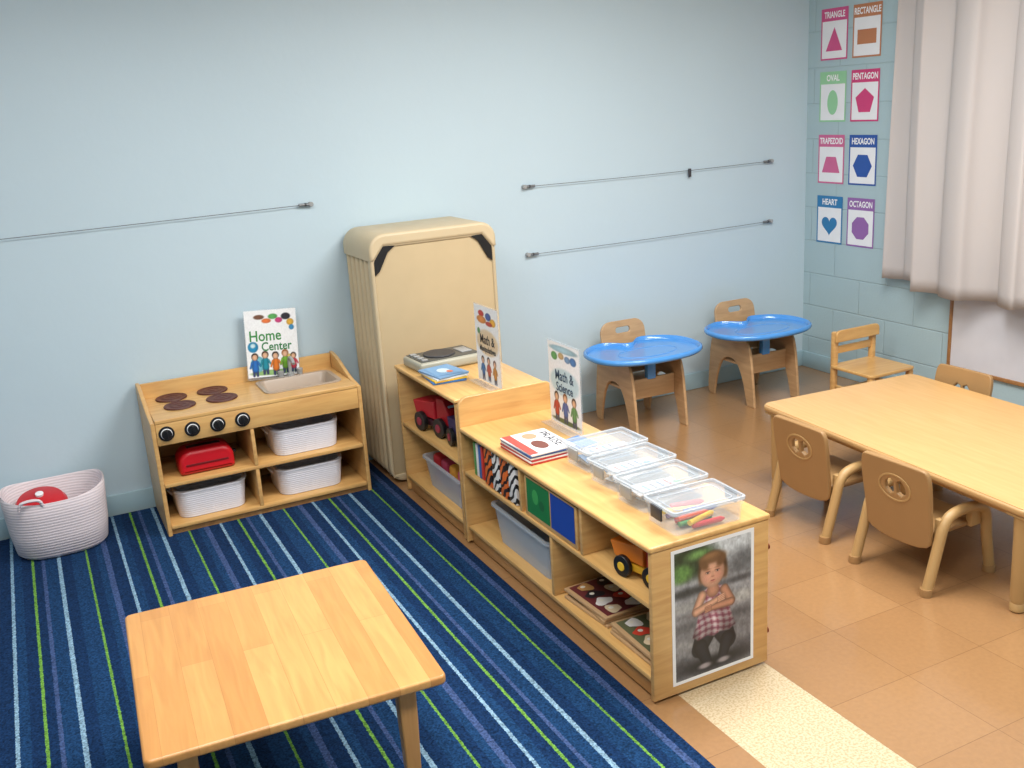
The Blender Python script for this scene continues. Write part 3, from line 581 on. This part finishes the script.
# ---------------------------------------------------------------- high chairs
def highchair(loc,rz=0,k=1.):
    g=grp('toddler_feeding_chair',loc,rz)
    arch=[(-.16,.02),(-.125,.15),(-.08,.24),(-.03,.275),(.04,.275),(.09,.24),(.135,.15),(.165,.02)]
    outer=[(.165,0),(.235,0),(.215,.2),(.2,.33),(.17,.41),(.12,.43),(-.12,.42),(-.17,.4),(-.195,.33),(-.215,.2),(-.235,0)]
    P=[(-.235,0),(-.165,0)]+[tuple(v)[:2] for v in chaikin([(a,b,0) for a,b in arch],2)]+[tuple(v)[:2] for v in chaikin([(a,b,0) for a,b in outer],2)][:-1]
    for i,x in enumerate((-.18,.162)): plate(g,'side_panel_%d'%i,[P],.018,frame((x,0,0),(0,1,0),(0,0,1)),PLY,.004)
    box(g,'seat',-.161,.161,-.1,.17,.235,.25,PLY,.004)
    box(g,'front_rail',-.161,.161,-.12,-.105,.18,.3,PLY,.004)
    M=frame((.012,.17,.26),(1,0,0),(0,.17,1))
    plate(g,'backrest',[rrect(-.155,.155,0,.325,(.07,.07,.01,.01)),rrect(-.05,.05,.25,.285,.016)],.016,M,PLY,.004)
    box(g,'safety_post',-.03,.03,-.13,-.09,.29,.44,BLUE,.01)
    def R(t,kk):
        rx,ry=.355*k,.27*k;x=math.cos(t);y=math.sin(t)
        rr=1/((abs(x/rx)**2.4+abs(y/ry)**2.4)**(1/2.4))
        d=abs((t-pi/2+pi)%(2*pi)-pi);notch=.11*math.exp(-(d/.38)**4)
        rr=(rr-notch)-kk
        return rr*x,rr*y
    n=72
    def ring(kk,z): return [(R(2*pi*i/n,kk)[0]-.018,R(2*pi*i/n,kk)[1]-.065,z) for i in range(n)]
    loft(g,'tray',[ring(.05,.436),ring(.01,.44),ring(0,.452),ring(.004,.468),ring(.014,.472),ring(.024,.464),ring(.03,.45),ring(.06,.447)],BLUE,ang=60)
    cu=[(.19*math.cos(t),-.09+.10*math.sin(t),.447) for t in [2*pi*i/32 for i in range(32)]]
    tube(g,'tray_well_ridge',cu,.0025,BLUE,0,True)
    for i,x in enumerate((-.14,.14)): box(g,'tray_clamp_%d'%i,x-.015,x+.015,-.15,.05,.4,.437,BLUE,.006)
highchair((3.15,4.77,.0005),-.02);highchair((4.01,4.78,.0005),-.02,.96)
g=grp('wooden_child_chair',(4.33,4.11,.0005))
for i,(x,y,h) in enumerate(((-.15,-.145,.26),(.15,-.145,.26),(-.15,.145,.48),(.15,.145,.48))):
    box(g,'leg_%d'%i,x-.017,x+.017,y-.017,y+.017,0,h,MAPLE,.008)
plate(g,'seat',[rrect(-.175,.175,-.17,.165,.03),],.018,frame((0,0,.261),(1,0,0),(0,1,0)),MAPLEH,.005)
plate(g,'back_slat_top',[rrect(-.17,.17,0,.07,(.03,.03,.005,.005))],.018,frame((0,.126,.42),(1,0,0),(0,0,1)),MAPLEH,.004)
box(g,'back_slat_low',-.133,.133,.135,.15,.345,.39,MAPLEH,.004)
for y in (-.145,.145): box(g,'stretcher',-.134,.134,y-.008,y+.008,.11,.13,MAPLEH,.003)
for x in (-.15,.15): box(g,'side_stretcher',x-.008,x+.008,-.127,.127,.14,.16,MAPLEH,.003)
# ---------------------------------------------------------------- big table
def bigtable():
    cx,cy=3.475,2.79;L=1.54;W=.95;h=.42
    g=grp('activity_table',(cx,cy,.0005),math.radians(-4))
    plate(g,'top_edge_band',[rrect(-W/2,W/2,-L/2,L/2,.05,8)],.028,frame((0,0,h-.03),(1,0,0),(0,1,0)),EDGE,.01)
    plate(g,'laminate_top',[rrect(-W/2+.008,W/2-.008,-L/2+.008,L/2-.008,.045,8)],.003,frame((0,0,h-.0025),(1,0,0),(0,1,0)),LAM,.001)
    for i,(sx,sy) in enumerate(((-1,-1),(1,-1),(-1,1),(1,1))):
        x=sx*(W/2-.055);y=sy*(L/2-.07)
        lathe(g,'leg_%d'%i,[(0,.0),(.02,0),(.026,.006),(.026,.03),(.023,.035),(.027,.05),(.032,.3),(.036,.388),(0,.388)],(x,y,0),TANPL)
        box(g,'leg_bracket_%d'%i,x-.045,x+.045,y-.045,y+.045,.375,.389,TANPL,.01)
    for sx in (-1,1): box(g,'apron',sx*(W/2-.07)-.008,sx*(W/2-.07)+.008,-L/2+.13,L/2-.13,.35,.389,EDGE,.002)
bigtable()
def tchair(loc,rz=0):
    g=grp('toddler_chair',loc,rz)   # faces +x
    for i,y in enumerate((-.175,.175)):
        tube(g,'side_frame_%d'%i,[(-.18,y,.0),(-.165,y,.05),(-.13,y,.17),(-.10,y,.285),(-.03,y,.31),(.08,y,.305),(.135,y,.28),(.15,y,.16),(.175,y,.05),(.18,y,0)],.021,TANPL,2)
        for j,x in enumerate((-.18,.18)): lathe(g,'foot_%d_%d'%(i,j),[(0,0),(.024,0),(.025,.01),(.023,.03),(0,.03)],(x,y,0),TANPL2)
    plate(g,'seat',[rrect(-.13,.15,-.155,.155,.04)],.022,frame((0,0,.215),(1,0,0),(0,1,0)),TANPL2,.008)
    M=frame((-.115,.0,.15),(0,-1,0),(-.15,0,1))
    o=[(-.15,.0),(-.155,.1),(-.165,.28),(-.155,.345),(-.12,.35),(.12,.35),(.155,.345),(.165,.28),(.155,.1),(.15,0)]
    P=[tuple(v)[:2] for v in chaikin([(a,b,0) for a,b in o[::-1]],2,True)]
    def slot(s_): return [(s_*.008+s_*a,b) for a,b in ((0,.215),(.02,.205),(.04,.222),(.04,.25),(.02,.272),(0,.262))]
    plate(g,'backrest',[P,slot(1),slot(-1)],.022,M,TANPL2,.006)
    ov=[(a,b) for a,b in ell(0,.238,.078,.058,40)];iv=[(a,b) for a,b in ell(0,.238,.070,.050,40)]
    plate(g,'backrest_medallion_ring',[ov,iv],.004,M@Matrix.Translation((0,0,.0205)),TANPL,.001)
    for y in (-.158,.158):
        box(g,'bracket',-.12,-.09,y-.012,y+.012,.2,.29,TANPL,.005)
        box(g,'seat_lug',.06,.12,y-.014,y+.014,.215,.3,TANPL,.006)
tchair((3.005,2.555,.0005),.03);tchair((3.03,3.10,.0005),.0);tchair((3.87,3.24,.0005),pi)
# ---------------------------------------------------------------- small table
def plankmat():
    m,n,l,p=base('maple_planks')
    tc=n.new('ShaderNodeTexCoord');mp=n.new('ShaderNodeMapping');mp.inputs['Rotation'].default_value=(0,0,pi/2);l.new(tc.outputs['Object'],mp.inputs[0])
    br=n.new('ShaderNodeTexBrick');br.inputs['Scale'].default_value=1;br.inputs['Brick Width'].default_value=.9;br.inputs['Row Height'].default_value=.085;br.offset=.37
    br.inputs['Mortar Size'].default_value=.0005;br.inputs['Color1'].default_value=(*lin((218,166,98)),1);br.inputs['Color2'].default_value=(*lin((196,140,76)),1);br.inputs['Mortar'].default_value=(*lin((174,118,62)),1);br.inputs['Bias'].default_value=0
    l.new(mp.outputs[0],br.inputs['Vector'])
    m2=n.new('ShaderNodeMapping');m2.inputs['Scale'].default_value=(30,2.5,30);l.new(tc.outputs['Object'],m2.inputs[0])
    no=n.new('ShaderNodeTexNoise');no.inputs['Scale'].default_value=1.3;no.inputs['Detail'].default_value=6;no.inputs['Distortion'].default_value=.8;l.new(m2.outputs[0],no.inputs['Vector'])
    cr=n.new('ShaderNodeValToRGB');cr.color_ramp.elements[0].position=.3;cr.color_ramp.elements[0].color=(.86,.82,.78,1);cr.color_ramp.elements[1].position=.7;cr.color_ramp.elements[1].color=(1.05,1.05,1.05,1)
    l.new(no.outputs['Fac'],cr.inputs[0])
    mu=n.new('ShaderNodeMix');mu.data_type='RGBA';mu.blend_type='MULTIPLY';mu.inputs[0].default_value=1;l.new(br.outputs['Color'],mu.inputs[6]);l.new(cr.outputs[0],mu.inputs[7]);l.new(mu.outputs[2],p.inputs['Base Color'])
    p.inputs['Roughness'].default_value=.38;p.inputs['Coat Weight'].default_value=.25;p.inputs['Coat Roughness'].default_value=.25
    return m
g=grp('small_wooden_table',(.447,2.615,RZ),math.radians(-3))
h=.432
plate(g,'table_top',[rrect(-.384,.386,-.405,.405,.02)],.026,frame((0,0,h-.026),(1,0,0),(0,1,0)),plankmat(),.007)
TL=wood('table_leg_wood',(190,136,76),(208,156,94),(25,25,3))
for i,(sx,sy) in enumerate(((-1,-1),(1,-1),(-1,1),(1,1))):
    x=sx*.285;y=sy*.335
    loft(g,'leg_%d'%i,[[(x+a*k,y+b*k,z) for a,b in rrect(-.024,.024,-.024,.024,.006)] for z,k in ((0,.7),(.3,1),(h-.0265,1.05))],TL)
for sy in (-1,1): box(g,'apron',-.26,.26,sy*.325-.009,sy*.325+.009,h-.06,h-.027,TL,.002)
for sx in (-1,1): box(g,'apron_side',sx*.275-.009,sx*.275+.009,-.305,.305,h-.06,h-.027,TL,.002)
# ---------------------------------------------------------------- back wall display wires
def wire(x0,x1,z0,z1,clip=None):
    g=grp('display_wire',(0,YW,0));y=-.022
    pts=[(x0+(x1-x0)*i/12,y,z0+(z1-z0)*i/12-.006*math.sin(pi*i/12)) for i in range(13)]
    tube(g,'cable',pts,.0016,mat('steel_cable',(96,100,104),.5,.3),0,False,2)
    for i,(x,z,s_) in enumerate(((x0,z0,1),(x1,z1,-1))):
        cyl(g,'standoff_%d'%i,(x,-.0005,z),.012,.03,STEEL,'y');
        cyl(g,'tensioner_%d'%i,(x-.01 if s_>0 else x-.065,y,z),.0075,.075,mat('tensioner_metal',(130,132,134),.35,.6),'x')
        cyl(g,'set_screw_%d'%i,(x+s_*.03-.006,y,z),.0085,.012,DGREY,'x')
    if clip: box(g,'clip',clip-.01,clip+.01,y-.006,y+.006,z0-.045,z0+.006,DGREY,.003)
wire(2.62,4.42,1.424,1.424,clip=3.77);wire(2.62,4.42,1.035,1.038);wire(-1.9,1.375,1.43,1.450)
# ---------------------------------------------------------------- shape posters
CW,CH=.226,.305
def ngon(n,r,a0=pi/2,sx=1):return [(sx*r*math.cos(a0+2*pi*i/n),r*math.sin(a0+2*pi*i/n)) for i in range(n)]
heart=[(.0052*16*math.sin(t)**3*.82,.0042*(13*math.cos(t)-5*math.cos(2*t)-2*math.cos(3*t)-math.cos(4*t))) for t in [2*pi*i/40 for i in range(40)]]
cards=[("TRIANGLE",(206,84,138),[(-.07,-.065),(.07,-.065),(0,.075)]),("RECTANGLE",(188,124,86),[(-.075,-.042),(.075,-.042),(.075,.042),(-.075,.042)]),
("OVAL",(150,206,160),ell(0,0,.045,.075)),("PENTAGON",(206,62,120),ngon(5,.078)),
("TRAPEZOID",(206,104,150),[(-.078,-.05),(.078,-.05),(.042,.05),(-.042,.05)]),("HEXAGON",(40,84,164),ngon(6,.078,0)),
("HEART",(44,122,176),heart),("OCTAGON",(146,100,168),ngon(8,.075,pi/8))]
ZT=(2.327,1.952,1.567,1.182)
for i,(nm,c,P) in enumerate(cards):
    r=i//2;cc=i%2;y=(5.005,4.738)[cc]
    g=grp('shape_poster',(XR-.002,y,ZT[r]-CH));s=Sheet(g,'print',frame((0,0,0),(0,-1,0),(0,0,1)))
    s.rect(0,CW,0,CH,c);s.rect(.01,CW-.01,.01,CH-.075,(236,238,242))
    s.poly([(CW/2+a,.118+b) for a,b in P],c)
    s.text(nm,CW/2,CH-.04,.052,(245,245,248),.82 if len(nm)<7 else .72,.0015)
    s.done()
# ---------------------------------------------------------------- curtains
def curtainmat():
    m,n,l,p=base('curtain_fabric');c=lin((210,206,206));p.inputs['Base Color'].default_value=(*c,1);p.inputs['Roughness'].default_value=.85
    tc=n.new('ShaderNodeTexCoord');no=n.new('ShaderNodeTexNoise');no.inputs['Scale'].default_value=300;l.new(tc.outputs['Object'],no.inputs['Vector'])
    b=n.new('ShaderNodeBump');b.inputs['Strength'].default_value=.1;b.inputs['Distance'].default_value=.002;l.new(no.outputs['Fac'],b.inputs['Height']);l.new(b.outputs[0],p.inputs['Normal'])
    tr=n.new('ShaderNodeBsdfTranslucent');tr.inputs[0].default_value=(*lin((230,210,184)),1);mx=n.new('ShaderNodeMixShader');mx.inputs[0].default_value=.25
    o=n['Material Output'];l.new(p.outputs[0],mx.inputs[1]);l.new(tr.outputs[0],mx.inputs[2]);l.new(mx.outputs[0],o.inputs[0]);return m
CUR=curtainmat()
def curtain(y0,y1,zb,zt,x,folds,amp,ph,flare=.0):
    ny=int(folds*30);nz=26;V=[];F=[]
    for j in range(nz+1):
        v=j/nz;z=zb+(zt-zb)*v
        for i in range(ny+1):
            u=i/ny;yc=y0+(y1-y0)*u
            a=amp*(1.1-.35*v);ang=u*folds*2*pi+ph+.6*math.sin(u*9+ph)+.25*math.sin(v*3+u*5)
            xx=x+a*math.sin(ang)+.3*a*math.sin(ang*.47+1+v*.8)
            yy=yc+.02*math.cos(ang*2)+flare*(1-v)*(u-.3)
            V.append((xx,yy,z+(.008*math.sin(u*5) if j==0 else 0)))
    for j in range(nz):
        for i in range(ny):
            a=j*(ny+1)+i;F.append((a,a+1,a+ny+2,a+ny+1))
    me=bpy.data.meshes.new('curtain');me.from_pydata(V,[],F);o=finish('curtain',me,None,CUR,True,80)
    md=o.modifiers.new('thickness','SOLIDIFY');md.thickness=.002
    return o
curtain(4.03,4.30,.735,2.55,XR-.085,1.3,.026,2.2,.04)
curtain(2.2,4.05,.70,2.55,XR-.15,5.4,.05,1.2)
g=grp('curtain_rod',(XR-.11,0,2.57));tube(g,'rod',[(0,2.0,0),(0,4.5,0)],.012,CHROME,0)
for y in (2.1,4.46): box(g,'bracket',-.01,.1095,y-.01,y+.01,-.01,.01,CHROME,.003)
g=grp('framed_whiteboard',(XR,0,0))
y1,y0,z0,z1=3.885,2.7,.262,.70
box(g,'board',-.012,-.002,y0,y1,z0,z1,mat('whiteboard_surface',(214,214,220),.25,0,.4),0)
WFR=wood('frame_wood',(150,104,62),(172,124,78),(3,20,20))
for n_,a in (('frame_bottom',(y0-.02,y1+.02,z0-.022,z0)),('frame_top',(y0-.02,y1+.02,z1,z1+.022)),('frame_left',(y1,y1+.02,z0,z1)),('frame_right',(y0-.02,y0,z0,z1))): box(g,n_,-.02,-.001,*a,WFR,.003)
# ---------------------------------------------------------------- lights
def fixture(x,y,lx,ly,e,col=(1,.98,.955)):
    g=grp('ceiling_light',(x,y,ZC))
    box(g,'housing',-lx/2-.03,lx/2+.03,-ly/2-.03,ly/2+.03,-.05,-.001,mat('fixture_white',(235,235,235),.5),.004)
    L=bpy.data.lights.new('lamp','AREA');L.shape='RECTANGLE';L.size=lx;L.size_y=ly;L.energy=e;L.color=col
    o=bpy.data.objects.new('lamp',L);COL.objects.link(o);o.parent=g;o.location=(0,0,-.055)
fixture(.5,.9,1.2,.6,46);fixture(3.0,.9,1.2,.6,46);fixture(.2,2.9,1.2,.9,48);fixture(2.6,2.9,1.8,.9,98)
W=bpy.data.worlds.new('World');S.world=W;W.use_nodes=True
bg=W.node_tree.nodes['Background'];sky=W.node_tree.nodes.new('ShaderNodeTexSky');sky.sky_type='NISHITA';sky.sun_disc=False;sky.sun_elevation=math.radians(45)
W.node_tree.links.new(sky.outputs[0],bg.inputs[0]);bg.inputs[1].default_value=.4
# ---------------------------------------------------------------- camera
R0=Vector((.8913,-.4494,-.0609)).normalized();R2=Vector((-.4179,-.866,.2747)).normalized();R1=R2.cross(R0).normalized();R0=R1.cross(R2)
cam=bpy.data.cameras.new('camera');co=bpy.data.objects.new('camera',cam);COL.objects.link(co)
co.matrix_world=Matrix(((R0.x,R1.x,R2.x,0),(R0.y,R1.y,R2.y,0),(R0.z,R1.z,R2.z,1.9),(0,0,0,1)))
cam.sensor_width=36;cam.lens=990.1/1024*36;S.camera=co
